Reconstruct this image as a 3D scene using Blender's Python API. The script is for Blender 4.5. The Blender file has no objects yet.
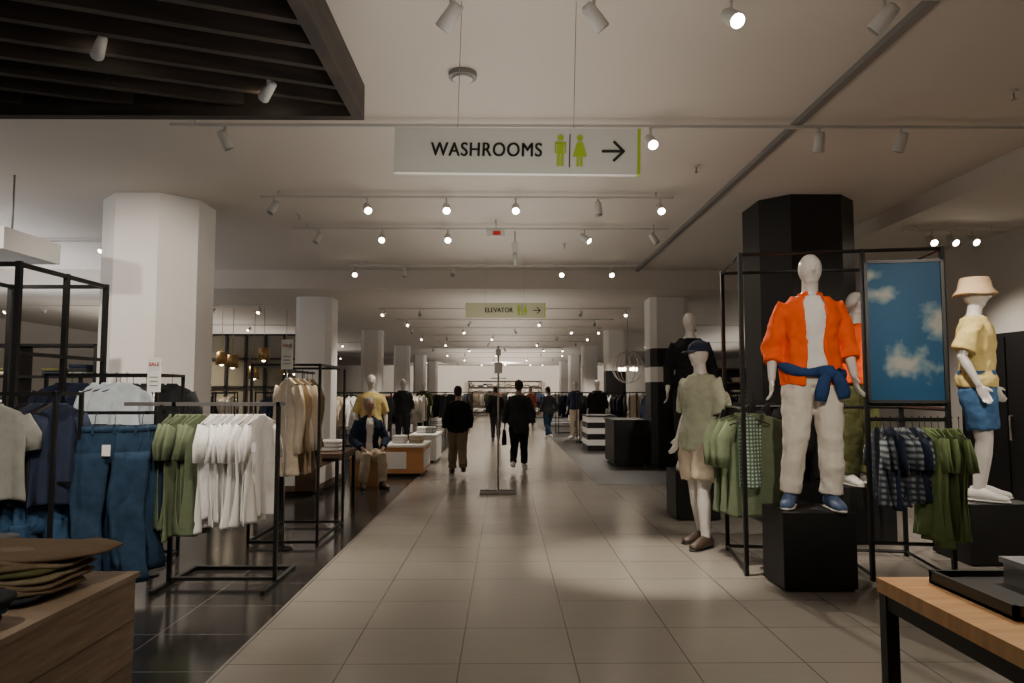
import bpy, math, random
from mathutils import Vector, Matrix
random.seed(7)
R=random.Random(11)
pi=math.pi
# ------------------------------------------------------------------ materials
def mat(name,col,rough=.7,metal=0,es=0,ecol=None,bump=0,bscale=60,var=0,vscale=6,spec=.5,coat=0):
    m=bpy.data.materials.new(name); m.use_nodes=True
    nt=m.node_tree; b=nt.nodes['Principled BSDF']
    b.inputs['Base Color'].default_value=(*col,1)
    b.inputs['Roughness'].default_value=rough
    b.inputs['Metallic'].default_value=metal
    b.inputs['Specular IOR Level'].default_value=spec
    if es:
        b.inputs['Emission Color'].default_value=(*(ecol or col),1)
        b.inputs['Emission Strength'].default_value=es
    tc=nt.nodes.new('ShaderNodeTexCoord')
    if var:
        n=nt.nodes.new('ShaderNodeTexNoise'); n.inputs['Scale'].default_value=vscale; n.inputs['Detail'].default_value=4
        nt.links.new(tc.outputs['Object'],n.inputs['Vector'])
        mx=nt.nodes.new('ShaderNodeMix'); mx.data_type='RGBA'
        nt.links.new(n.outputs['Fac'],mx.inputs['Factor'])
        mx.inputs['A'].default_value=(*[c*(1-var) for c in col],1)
        mx.inputs['B'].default_value=(*[min(1,c*(1+var)) for c in col],1)
        nt.links.new(mx.outputs['Result'],b.inputs['Base Color'])
    if bump:
        n=nt.nodes.new('ShaderNodeTexNoise'); n.inputs['Scale'].default_value=bscale; n.inputs['Detail'].default_value=3
        nt.links.new(tc.outputs['Object'],n.inputs['Vector'])
        bp=nt.nodes.new('ShaderNodeBump'); bp.inputs['Strength'].default_value=bump; bp.inputs['Distance'].default_value=.01
        nt.links.new(n.outputs['Fac'],bp.inputs['Height']); nt.links.new(bp.outputs['Normal'],b.inputs['Normal'])
    return m
def fabric(name,col,var=.18): return mat(name,col,.9,bump=.45,bscale=26,var=var,vscale=14,spec=.2)
def tile(name,c1,c2,mortar,w,h,ox,oy,rough,ms=.006,streak=.1):
    m=bpy.data.materials.new(name); m.use_nodes=True; nt=m.node_tree; b=nt.nodes['Principled BSDF']
    tc=nt.nodes.new('ShaderNodeTexCoord'); mp=nt.nodes.new('ShaderNodeMapping')
    mp.inputs['Location'].default_value=(ox,oy,0)
    nt.links.new(tc.outputs['Object'],mp.inputs['Vector'])
    br=nt.nodes.new('ShaderNodeTexBrick'); br.offset=0; br.squash=1
    br.inputs['Scale'].default_value=1; br.inputs['Brick Width'].default_value=w; br.inputs['Row Height'].default_value=h
    br.inputs['Mortar Size'].default_value=ms; br.inputs['Mortar Smooth'].default_value=.1
    br.inputs['Color1'].default_value=(*c1,1); br.inputs['Color2'].default_value=(*c2,1); br.inputs['Mortar'].default_value=(*mortar,1)
    nt.links.new(mp.outputs['Vector'],br.inputs['Vector'])
    n=nt.nodes.new('ShaderNodeTexNoise'); n.inputs['Detail'].default_value=5; n.inputs['Scale'].default_value=3
    mp2=nt.nodes.new('ShaderNodeMapping'); mp2.inputs['Scale'].default_value=(1,6,1)
    nt.links.new(tc.outputs['Object'],mp2.inputs['Vector']); nt.links.new(mp2.outputs['Vector'],n.inputs['Vector'])
    mx=nt.nodes.new('ShaderNodeMix'); mx.data_type='RGBA'; mx.blend_type='MULTIPLY'; mx.inputs['Factor'].default_value=1
    mr=nt.nodes.new('ShaderNodeMapRange'); mr.inputs['To Min'].default_value=1-streak; mr.inputs['To Max'].default_value=1+streak
    nt.links.new(n.outputs['Fac'],mr.inputs['Value'])
    nt.links.new(br.outputs['Color'],mx.inputs['A']); nt.links.new(mr.outputs['Result'],mx.inputs['B'])
    nt.links.new(mx.outputs['Result'],b.inputs['Base Color'])
    mr2=nt.nodes.new('ShaderNodeMapRange'); mr2.inputs['To Min'].default_value=rough-.02; mr2.inputs['To Max'].default_value=rough+.04
    nt.links.new(n.outputs['Fac'],mr2.inputs['Value']); nt.links.new(mr2.outputs['Result'],b.inputs['Roughness'])
    return m
def wood(name,c1,c2,sc=(1,12,12),rough=.55):
    m=bpy.data.materials.new(name); m.use_nodes=True; nt=m.node_tree; b=nt.nodes['Principled BSDF']
    tc=nt.nodes.new('ShaderNodeTexCoord'); mp=nt.nodes.new('ShaderNodeMapping'); mp.inputs['Scale'].default_value=sc
    nt.links.new(tc.outputs['Object'],mp.inputs['Vector'])
    n=nt.nodes.new('ShaderNodeTexNoise'); n.inputs['Scale'].default_value=2.5; n.inputs['Detail'].default_value=8; n.inputs['Distortion'].default_value=.6
    nt.links.new(mp.outputs['Vector'],n.inputs['Vector'])
    cr=nt.nodes.new('ShaderNodeValToRGB'); cr.color_ramp.elements[0].position=.3; cr.color_ramp.elements[1].position=.7
    cr.color_ramp.elements[0].color=(*c1,1); cr.color_ramp.elements[1].color=(*c2,1)
    nt.links.new(n.outputs['Fac'],cr.inputs['Fac']); nt.links.new(cr.outputs['Color'],b.inputs['Base Color'])
    b.inputs['Roughness'].default_value=rough
    return m
def checks(name,c1,c2,sc=26):
    m=bpy.data.materials.new(name); m.use_nodes=True; nt=m.node_tree; b=nt.nodes['Principled BSDF']
    tc=nt.nodes.new('ShaderNodeTexCoord'); w1=nt.nodes.new('ShaderNodeTexWave'); w2=nt.nodes.new('ShaderNodeTexWave')
    w1.bands_direction='X'; w2.bands_direction='Z'
    for w in (w1,w2):
        w.inputs['Scale'].default_value=sc/6; w.inputs['Distortion'].default_value=1.5; nt.links.new(tc.outputs['Object'],w.inputs['Vector'])
    ma=nt.nodes.new('ShaderNodeMath'); ma.operation='MULTIPLY'
    nt.links.new(w1.outputs['Fac'],ma.inputs[0]); nt.links.new(w2.outputs['Fac'],ma.inputs[1])
    mx=nt.nodes.new('ShaderNodeMix'); mx.data_type='RGBA'; mx.inputs['A'].default_value=(*c1,1); mx.inputs['B'].default_value=(*c2,1)
    nt.links.new(ma.outputs[0],mx.inputs['Factor']); nt.links.new(mx.outputs['Result'],b.inputs['Base Color'])
    b.inputs['Roughness'].default_value=.9
    return m

M_ceil=mat('ceiling_paint',(.61,.56,.50),.9,var=.04,vscale=1)
M_wall=mat('wall_paint',(.42,.405,.39),.85,var=.05,vscale=1)
M_wallL=mat('wall_paint_light',(.58,.55,.51),.85,var=.05,vscale=1)
M_pil=mat('pillar_white',(.82,.80,.78),.75,var=.03)
M_black=mat('satin_black',(.008,.008,.009),.45,var=.2)
M_blackm=mat('black_metal',(.012,.012,.012),.4,metal=.3)
M_plinth=mat('black_plinth',(.005,.005,.006),.5,var=.2,bump=.05)
M_chrome=mat('grey_metal',(.35,.34,.33),.35,metal=.8)
M_white=mat('white_paint',(.78,.77,.75),.5,var=.03)
M_mann=mat('mannequin_gloss',(.64,.61,.57),.28,var=.03)
M_track=mat('track_white',(.55,.53,.5),.5)
M_trackg=mat('track_grey',(.2,.19,.18),.5)
M_lamp=mat('lamp_glow',(1,.95,.85),.5,es=32,ecol=(1,.86,.66))
M_lampoff=mat('lamp_glass_off',(.25,.23,.2),.3)
M_lampfar=mat('lamp_glow_soft',(1,.95,.85),.5,es=16,ecol=(1,.84,.62))
M_slat=wood('dark_slat_wood',(.016,.011,.009),(.05,.035,.026),(1,1,6),.6)
M_oak=wood('bleached_oak',(.26,.185,.125),(.40,.31,.215),(1,1.5,14),.6)
M_honey=wood('honey_wood',(.42,.22,.09),(.58,.34,.15),(1,10,1.5),.4)
M_orangew=wood('orange_wood',(.5,.22,.07),(.62,.30,.12),(1,1,8),.5)
M_walnut=wood('walnut',(.09,.05,.03),(.16,.10,.06),(1,8,8),.5)
M_green=mat('sign_green',(.30,.44,.02),.5,es=.05,ecol=(.36,.5,.02))
M_signw=mat('sign_white',(.62,.62,.57),.5,var=.02)
M_signt=mat('sign_text',(.015,.015,.015),.6)
M_red=mat('sale_red',(.65,.03,.02),.6)
M_hair=mat('dark_hair',(.015,.011,.009),.7,bump=.5,bscale=80)
M_hairg=mat('grey_hair',(.30,.28,.26),.7,bump=.5,bscale=80)
M_skin=mat('skin',(.42,.25,.175),.55,var=.06)
M_gold=mat('brass',(.45,.30,.13),.35,metal=.8)
M_shoe=mat('shoe_white',(.7,.68,.64),.5)
M_shoed=mat('shoe_dark',(.05,.03,.02),.4)
M_shoeb=mat('shoe_blue',(.08,.13,.25),.6,var=.3,vscale=30)
M_rlip=mat('lip',(.35,.12,.09),.5)
F={ 'white':fabric('cloth_white',(.80,.79,.77),.06),'green':fabric('cloth_sage',(.125,.155,.09)),'green2':fabric('cloth_leaf',(.20,.27,.11)),
 'denim':fabric('cloth_denim',(.020,.045,.085),.5),'denim2':fabric('cloth_denim_blue',(.03,.075,.15),.3),
 'navy':fabric('cloth_navy',(.02,.028,.055)),'black':fabric('cloth_black',(.01,.01,.011)),'grey':fabric('cloth_grey',(.24,.245,.22)),
 'beige':fabric('cloth_beige',(.55,.46,.35)),'tan':fabric('cloth_tan',(.40,.30,.19)),'ltblue':fabric('cloth_light_blue',(.56,.63,.70)),
 'orange':fabric('cloth_orange',(.90,.11,.012),.1),'cream':fabric('cloth_cream',(.72,.67,.59),.06),'blue':fabric('cloth_blue',(.025,.06,.17)),
 'shortblue':fabric('cloth_short_blue',(.05,.12,.25)),'yellow':fabric('cloth_yellow',(.66,.52,.20),.08),'olive':fabric('cloth_olive',(.10,.105,.04)),
 'sage':fabric('cloth_pale_sage',(.36,.38,.28),.08),'brown':fabric('cloth_brown',(.17,.12,.075)),'khaki':fabric('cloth_khaki',(.22,.175,.11)),
 'charcoal':fabric('cloth_charcoal',(.035,.036,.04)),'straw':fabric('cloth_straw',(.62,.44,.26),.12),'rust':fabric('cloth_rust',(.35,.10,.05))}
F['plaid']=checks('cloth_plaid',(.02,.028,.045),(.30,.34,.36),40)
F['floral']=checks('cloth_floral',(.05,.11,.07),(.5,.55,.45),60)

# ------------------------------------------------------------------ mesh builder
class MB:
    def __init__(s): s.v=[];s.f=[];s.m=[];s.sm=[];s.mats=[]
    def mi(s,m):
        if m not in s.mats: s.mats.append(m)
        return s.mats.index(m)
    def add(s,vs,fs,m,smooth=False,M=None):
        o=len(s.v); i=s.mi(m)
        for p in vs:
            p=Vector(p)
            if M is not None: p=M@p
            s.v.append(p)
        for f in fs: s.f.append([o+k for k in f]); s.m.append(i); s.sm.append(smooth)
    def bx(s,x0,x1,y0,y1,z0,z1,m,M=None):
        vs=[(x,y,z) for z in(z0,z1) for y in(y0,y1) for x in(x0,x1)]
        s.add(vs,[(0,2,3,1),(4,5,7,6),(0,1,5,4),(2,6,7,3),(0,4,6,2),(1,3,7,5)],m,M=M)
    def box(s,c,d,m,rz=0,M=None):
        T=Matrix.Translation(c)@Matrix.Rotation(rz,4,'Z')
        if M is not None: T=M@T
        s.bx(-d[0]/2,d[0]/2,-d[1]/2,d[1]/2,-d[2]/2,d[2]/2,m,M=T)
    def rings(s,rs,m,smooth=True,cap=True,closed=True,M=None):
        n=len(rs[0]); vs=[p for r in rs for p in r]; fs=[]
        for i in range(len(rs)-1):
            for j in range(n if closed else n-1):
                k=(j+1)%n
                fs.append((i*n+j,i*n+k,(i+1)*n+k,(i+1)*n+j))
        if cap and closed:
            fs.append(tuple(range(n-1,-1,-1))); fs.append(tuple((len(rs)-1)*n+j for j in range(n)))
        s.add(vs,fs,m,smooth,M=M)
    def tube(s,pts,rad,m,seg=8,u0=None,M=None,smooth=True,wob=0,round_end=False):
        pts=[Vector(p) for p in pts]; n=len(pts)
        if not isinstance(rad,(list,)): rad=[rad]*n
        rs=[]; ph=R.random()*6
        for i,p in enumerate(pts):
            a=pts[max(0,i-1)]; b=pts[min(n-1,i+1)]; t=(b-a).normalized()
            ref=Vector(u0) if u0 is not None else (Vector((1,0,0)) if abs(t.x)<.8 else Vector((0,1,0)))
            u=(ref-t*t.dot(ref)).normalized(); w=t.cross(u)
            r=rad[i]; ra,rb=(r if isinstance(r,tuple) else (r,r))
            ring=[]
            for k in range(seg):
                an=2*pi*k/seg; q=1+wob*math.sin(3*an+ph+i*1.3)+wob*.6*math.sin(5*an-ph+i*.7)
                ring.append(p+u*(ra*math.cos(an)*q)+w*(rb*math.sin(an)*q))
            rs.append(ring)
        s.rings(rs,m,smooth,M=M)
    def ell(s,c,r,m,seg=16,nr=10,M=None,z0=-1,z1=1):
        rs=[]
        for i in range(nr+1):
            a=-pi/2+pi*i/nr; zz=math.sin(a)
            zz=max(z0,min(z1,zz)); rr=math.sqrt(max(1e-5,1-zz*zz))
            rs.append([(c[0]+r[0]*rr*math.cos(2*pi*k/seg),c[1]+r[1]*rr*math.sin(2*pi*k/seg),c[2]+r[2]*zz) for k in range(seg)])
        s.rings(rs,m,M=M)
    def cyl(s,c,r,h,m,seg=20,r2=None):
        r2=r if r2 is None else r2
        s.rings([[(c[0]+q*math.cos(2*pi*k/seg),c[1]+q*math.sin(2*pi*k/seg),z) for k in range(seg)] for q,z in((r,c[2]),(r2,c[2]+h))],m,smooth=False)
    def slab(s,c,d,m,rz=0,M=None,wave=0):
        T=Matrix.Translation(c)@Matrix.Rotation(rz,4,'Z'); ph=c[0]*17+c[1]*31+c[2]*50
        if M is not None: T=M@T
        rs=[]
        for f,z in((.0,-.5),(.6,-.5),(.92,-.5),(.985,-.35),(1,0),(.985,.35),(.92,.5),(.6,.5),(.3,.5),(0.01,.5)):
            r=[]
            for k in range(36):
                a=2*pi*k/36; cx,sy=math.cos(a),math.sin(a)
                px=math.copysign(abs(cx)**.35,cx); py=math.copysign(abs(sy)**.35,sy)
                X=d[0]/2*f*px*(1+.012*math.sin(5*a)); Y=d[1]/2*f*py*(1+wave*1.5*math.sin(X*14+ph))
                r.append((X,Y,z*d[2]+(.002+wave*.12)*math.sin(X*11+ph)*(1 if z>-.4 else .3)+wave*.08*math.sin(Y*30+ph+X*5)))
            rs.append(r)
        s.rings(rs,m,M=T)
    def build(s,name,loc=(0,0,0),rz=0,parent=None):
        me=bpy.data.meshes.new(name); me.from_pydata([tuple(p) for p in s.v],[],s.f)
        for m in s.mats: me.materials.append(m)
        me.polygons.foreach_set('material_index',s.m); me.polygons.foreach_set('use_smooth',s.sm); me.update()
        o=bpy.data.objects.new(name,me); bpy.context.scene.collection.objects.link(o)
        o.location=loc; o.rotation_euler[2]=rz
        if parent: o.parent=parent
        return o
def empty(name,loc=(0,0,0),rz=0,sc=1):
    o=bpy.data.objects.new(name,None); bpy.context.scene.collection.objects.link(o); o.location=loc; o.rotation_euler[2]=rz; o.scale=(sc,)*3; o.empty_display_size=.1
    return o
def inst(o,name,loc,rz=0,sc=1):
    c=bpy.data.objects.new(name,o.data); bpy.context.scene.collection.objects.link(c); c.location=loc; c.rotation_euler[2]=rz; c.scale=(sc,)*3; return c

# ------------------------------------------------------------------ room shell
M_tile=tile('aisle_tile',(.275,.250,.215),(.258,.235,.203),(.095,.085,.075),.64,.6,.25,.1,.20,.004,.05)
M_dtile=tile('dark_tile',(.036,.032,.029),(.028,.026,.024),(.15,.14,.13),.6,.6,.35,.2,.13,.004,.3)
M_dtile2=tile('dark_carpet_tile',(.045,.04,.039),(.036,.033,.032),(.07,.065,.06),.6,.6,.1,.2,.4,.004,.3)
b=MB(); b.bx(-1.55,13,-4,52,-.1,0,M_tile); b.build('floor')
b=MB(); b.bx(-13,-1.55,-4,52,-.1,0,M_dtile); b.build('floor_dark_tile')
b=MB(); b.bx(1.5,13,11.8,52,0,.004,M_dtile2); b.build('floor_side_area')
ZC,ZF=3.75,3.4
b=MB(); b.bx(-13,13,-4,13.2,ZC,ZC+.2,M_ceil); b.bx(-13,13,13.2,52,ZF,ZC+.2,M_ceil); b.build('ceiling')
b=MB(); b.bx(4.75,6.4,-4,13.2,3.55,ZC,M_ceil); b.build('trim_soffit')
b=MB(); b.bx(-13.2,-13,-4,52,0,3.9,M_wallL); b.build('wall_left')
b=MB(); b.bx(13,13.2,13.2,52,0,3.9,M_wall); b.build('wall_far_right')
b=MB(); b.bx(6.4,6.6,-4,13.4,0,3.9,M_wallL); b.bx(6.6,13,13.2,13.4,0,3.9,M_wall); b.build('wall_right')
b=MB(); b.bx(-13.2,13.2,52,52.2,0,3.9,M_wallL); b.build('wall_back')
b=MB(); b.bx(-13.2,6.6,-4.2,-4,0,3.9,M_wallL); b.build('wall_front')
b=MB(); b.bx(6.375,6.4,-4,8.1,0,.12,M_black); b.build('baseboard_right')
b=MB(); b.bx(6.36,6.398,8.1,10.0,0,2.25,M_black)
b.bx(6.34,6.36,8.15,9.03,.02,2.2,M_plinth); b.bx(6.34,6.36,9.07,9.95,.02,2.2,M_plinth)
b.tube([(6.33,8.97,.9),(6.30,8.97,.9),(6.30,8.97,1.2),(6.33,8.97,1.2)],.012,M_chrome); b.build('door_1')

def pillar(name,cx,cy,w,h,segs,ch=.22):
    b=MB()
    def ring(z,g=0):
        a=w/2+g; c=ch*w
        P=[(-a+c,-a),(a-c,-a),(a,-a+c),(a,a-c),(a-c,a),(-a+c,a),(-a,a-c),(-a,-a+c)]
        return [(cx+x,cy+y,z) for x,y in P]
    for z0,z1,m in segs: b.rings([ring(z0),ring(z1)],m,smooth=False)
    b.rings([ring(0,.015),ring(.1,.015)],M_black if segs[0][2]==M_black else M_white,smooth=False)
    return b.build(name)
pillar('pillar',-4.15,8.6,1.12,ZC,[(0,ZC,M_pil)],.28)
pillar('black_pillar',3.54,8.6,1.12,ZC,[(0,ZC,M_black)],.24)
for i,(y,xl,xr,w) in enumerate([(14.3,-3.83,3.3,.72),(22,-4.1,3.4,.62),(29.5,-4.25,3.5,.62),(37,-4.4,3.6,.62),(44.5,-4.5,3.7,.62)]):
    pillar('pillar',xl,y+w/2,w,ZF,[(0,ZF,M_pil)],.15)
    if i==0: pillar('pillar',xr,y+w/2,w+.06,ZF,[(0,1.7,M_black),(1.7,2.0,M_pil),(2.0,2.37,M_black),(2.37,ZF,M_pil)],.15)
    elif i==1: pillar('pillar',xr,y+w/2,w,ZF,[(0,2.15,M_black),(2.15,ZF,M_pil)],.15)
    else: pillar('pillar',xr,y+w/2,w,ZF,[(0,ZF,M_pil)],.15)

# slat canopy
b=MB()
X1,Y1=-.79,3.95; Zs=3.06
b.bx(X1-.06,X1,0.2,Y1,Zs-.04,Zs+.16,M_slat); b.bx(-4.6,X1-.06,Y1-.06,Y1,Zs-.04,Zs+.16,M_slat); b.bx(-4.6,-4.54,.2,Y1-.06,Zs-.04,Zs+.16,M_slat)
ang=math.radians(20)
y=-1.2
while y<5.4:
    xa,ya=X1-.07,y; xb=-4.5; yb=y-math.tan(ang)*(xa-xb)
    def xat(yy): return xa-(y-yy)/math.tan(ang)
    p0=[xa,ya]; p1=[xb,yb]
    if p0[1]>Y1-.08: p0=[xat(Y1-.08),Y1-.08]
    if p1[1]<.2: p1=[xat(.2),.2]
    if p0[0]>p1[0]+.05:
        c=((p0[0]+p1[0])/2,(p0[1]+p1[1])/2,Zs+.06); L=math.hypot(p0[0]-p1[0],p0[1]-p1[1])
        b.box(c,(L,.04,.10),M_slat,rz=ang)
    y+=.22
b.bx(-4.55,X1-.06,.25,Y1-.07,Zs+.15,Zs+.17,M_black)
for x,yy in((-4.4,3.7),(-1,3.7),(-1,.5),(-4.4,.5)): b.tube([(x,yy,Zs+.17),(x,yy,ZC)],.012,M_black)
for x,yy in((-1.82,3.15),(-1.22,3.62),(-3.2,2.2),(-1.6,1.4)):
    b.tube([(x,yy,Zs+.1),(x,yy,Zs-.0)],.010,M_white); b.tube([(x+.04,yy-.05,Zs),(x-.04,yy+.05,Zs-.03)],[.020,.030],M_white,12); b.tube([(x-.04,yy+.05,Zs-.03),(x-.043,yy+.054,Zs-.032)],.025,M_lamp,12)
b.build('slatted_wood_canopy')

# ------------------------------------------------------------------ track lights
GE=2.0
def head(b,x,y,z,aim,lit,lm=None,s=1.0):
    a=Vector(aim).normalized(); p=Vector((x,y,z-.10*s))
    b.tube([(x,y,z),p],.009,M_track,6)
    b.tube([p-a*.07*s,p-a*.05*s,p+a*.075*s],[.028*s,.036*s,.042*s],M_track,12)
    b.tube([p+a*.0755*s,p+a*.078*s],.036*s,(lm or M_lamp) if lit else M_lampoff,12)
    return p+a*.1*s
def spot(p,tgt,e,ang=60,blend=.7,col=(1,.885,.745),rad=.04):  # serves both track heads and added fill spots
    l=bpy.data.lights.new('track_or_fill_spot','SPOT'); l.energy=e*GE; l.spot_size=math.radians(ang); l.spot_blend=blend; l.color=col; l.shadow_soft_size=rad
    o=bpy.data.objects.new('track_or_fill_spot_lamp',l); bpy.context.scene.collection.objects.link(o); o.location=p
    o.rotation_euler=(Vector(tgt)-Vector(p)).to_track_quat('-Z','Y').to_euler()
def track(y,x0,x1,z,heads,m=M_track):
    b=MB(); b.bx(x0,x1,y-.014,y+.014,z-.025,z,m)
    for x in (x0+.2,x1-.2): b.tube([(x,y,z),(x,y,z+.049)],.01,m,6)
    for h in heads:
        x,aim,lit=h[:3]; p=head(b,x,y,z-.025,aim,lit,s=1.1)
        if len(h)>3: spot(p,h[3],h[4],h[5] if len(h)>5 else 60)
    b.build('track_light')
A=(0,-.6,-.8)
spot((-1.89,3.24,2.98),(-3.1,5.4,.9),80,60); spot((-1.29,3.71,2.98),(-2.4,5.7,.9),60,55); spot((-3.27,2.3,2.98),(-3.6,5.0,1.1),50,60); spot((-1.67,1.5,2.98),(-2.3,3.2,.6),45,70)  # canopy spots, including a hidden one added to light the left racks
track(1.2,-.6,5,3.70,[(1.2,(.2,.8,-.6),True,(2.3,6,1.6),230,34),(3.4,(.1,.8,-.6),True,(4.1,6.6,1.7),260,34)])  # unseen track row, added as forward fill for the mannequins
track(3.83,-.7,4.6,3.70,[(-.30,(-.5,.3,-.6),False),(.49,(.5,.2,-.6),False),(1.25,(.15,-.75,-.65),True,(1.5,3.2,0),55,75),(2.1,(-.5,.4,-.6),False),(3.0,(.1,-.7,-.7),True,(2.4,2.3,.75),120,60)])
track(5.8,-2.75,6.3,3.70,[(-2.3,(.4,.2,-.9),False,(-2.4,5.6,1),110,60),(1.20,(.1,-.75,-.65),True,(1.3,6.4,0),330,40),(2.6,(0,.3,-.9),False,(3.0,6.9,1.6),130,55),(3.28,(-.2,.3,-.9),False,(4.2,6.5,1.7),120,50)])
track(7.98,-2.75,1.9,3.70,[(-2.6,(-.3,-.4,-.8),False,(-2.9,6.6,1.2),120,60),(-1.55,(.3,-.75,-.6),True,(-1.9,6.2,.9),130,60),(-.66,(.1,-.8,-.6),True,(-.4,7.3,0),50,50),(.12,(0,-.8,-.6),True,(.5,6.6,0),60,50),(1.05,(0,-.2,-.9),False),(1.75,(0,-.8,-.6),True,(2.3,6.0,1.8),150,45)])
track(9.55,-2.85,2.2,3.70,[(-2.5,(-.3,-.2,-.8),False),(-1.65,(.1,-.8,-.6),True,(-2.1,8,1),130,60),(-.77,(.1,-.8,-.6),True,(0,9.5,0),80,50),(1.07,(.7,-.4,-.6),True,(2.0,7.3,1.6),120,50),(2.0,(.5,-.2,-.9),False)])
track(12.4,-2.7,2.3,3.70,[(-2.6,(.1,-.8,-.6),True),(-1.75,(.1,-.4,-.9),False),(.98,(0,-.8,-.6),True,(1.5,11,0),100,50),(1.85,(0,-.8,-.6),True),(-.9,(0,-.8,-.6),False,(-2.4,11.8,1),130,70)])
track(8.7,4.9,6.2,3.50,[(5.25,(-.1,-.8,-.6),True),(5.5,(.1,-.8,-.6),True),(5.75,(.1,-.8,-.5),True)])
b=MB(); b.bx(2.40,2.46,1.0,13.1,3.705,3.749,M_trackg); b.build('ceiling_track_rail')
b=MB(); b.bx(-9.5,-4.8,6.3,6.33,3.67,3.7,M_track)
for x in(-8.5,-7,-5.6): head(b,x,6.3,3.67,A,True)
b.build('track_light')
def fartrack(xs): 
    b=MB(); b.bx(-2.8,2.8,-.018,.018,-.03,0,M_track)
    for x,l in xs: head(b,x,0,-.03,(R.uniform(-.4,.4),-.7,-.6),l,M_lampfar,.95)
    return b
FT=[fartrack([(-2.7,1),(-1.9,0),(-.4,1),(1.7,0),(2.7,1)]).build('track_light',(0,16.0,3.37)),fartrack([(-2.5,1),(-.9,0),(.9,1),(2.3,0)]).build('track_light',(0,18.4,3.37)),fartrack([(-2.7,0),(-1.2,1),(.3,0),(1.9,1),(2.7,1)]).build('track_light',(0,20.8,3.37))]
for i,y in enumerate([23.5,26.5,30,34,39,46]): inst(FT[i%3],'track_light',(.35*math.sin(i*2.1),y,3.37))
for k,sx in enumerate((-8.0,8.0)):
    for j,y in enumerate((15.5,20,27,37)): inst(FT[(j+k)%3],'track_light',(sx,y,3.37))
inst(FT[0],'track_light',(-8.6,10.5,3.72))
for (x,y,e) in [(-2.5,16,160),(2.6,16.5,130),(0,18,110),(-2.5,21,160),(2.5,21,160),(0,25,220),(-3,28,220),(3,28,220),(0,33,300),(-3,40,380),(3,40,380),(-7,12,220),(-7.5,17,280),(-8,24,300),(7.5,17,200),(7.5,24,260),(-7,8,200),(-10,4,200),(5.4,9,110),(5.6,5.5,70)]:
    spot((x,y,3.3),(x+.01,y-.5,0),e,125,.8)  # wide spots without own fixtures, added to fill the sides and far end
spot((0,45,3.1),(0,52,1.6),560,110); spot((-5,46,3.1),(-5,52,1.6),450,110); spot((5,46,3.1),(5,52,1.6),450,110)  # added spots with no fixture, brightening the back wall
spot((-2.8,4.6,3.5),(-4.2,8.2,2.2),200,50); spot((-6.5,5.0,3.5),(-4.4,8.4,1.8),130,50)  # added spots, with fixtures made up below, to brighten the left pillar
for x,y in((-2.8,4.6),(-6.5,5.0)):
    b=MB(); b.bx(x-.12,x+.12,y-.02,y+.02,3.70,3.745,M_track); head(b,x,y,3.70,(0,.8,-.5),True); b.build('track_light')
def area(loc,sx,sy,e,up=True,col=(1,.92,.82)):  # added ambient fill aimed at the ceiling, no real fixture
    l=bpy.data.lights.new('fill_uplight','AREA'); l.shape='RECTANGLE'; l.size=sx; l.size_y=sy; l.energy=e; l.color=col
    o=bpy.data.objects.new('fill_uplight',l); bpy.context.scene.collection.objects.link(o); o.location=loc
    if up: o.rotation_euler=(pi,0,0)
area((0,5.5,2.3),1.6,13,78); area((-8.3,7,2.3),2.5,13,290,col=(.96,.96,1)); area((0,22,2.3),2,16,105); area((-8.5,24,2.3),3,18,200); area((8.5,24,2.3),3,18,140); area((0,41,2.3),5,18,430)

# ceiling small things
b=MB(); b.cyl((-.3,4.95,3.715),.10,.034,M_trackg,24); b.cyl((-.3,4.95,3.70),.07,.015,M_track,24); b.build('ceiling_speaker')
for x,y in((-.25,3.7),(1.9,7.0),(-2.6,9),(3.8,5.2),(.9,10.8)):
    b=MB(); b.cyl((x,y,3.73),.03,.018,M_track); b.tube([(x,y,3.73),(x,y,3.68)],.007,M_chrome); b.cyl((x,y,3.675),.02,.005,M_chrome); b.build('fire_sprinkler')
b=MB(); b.bx(-.24,.0,9.3,9.33,3.53,3.62,M_signw); b.bx(-.16,-.06,9.29,9.3,3.55,3.60,M_red); b.tube([(-.12,9.315,3.62),(-.12,9.315,3.75)],.008,M_track); b.build('exit_sign')
b=MB(); b.tube([(.14,10,3.75),(.14,10,3.3)],.012,M_track); b.bx(.09,.19,9.98,10.02,3.45,3.6,M_signw); b.tube([(.14,10,3.45),(.14,10,3.28)],[.03,.02],M_track,10); b.build('ceiling_sensor')

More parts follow.
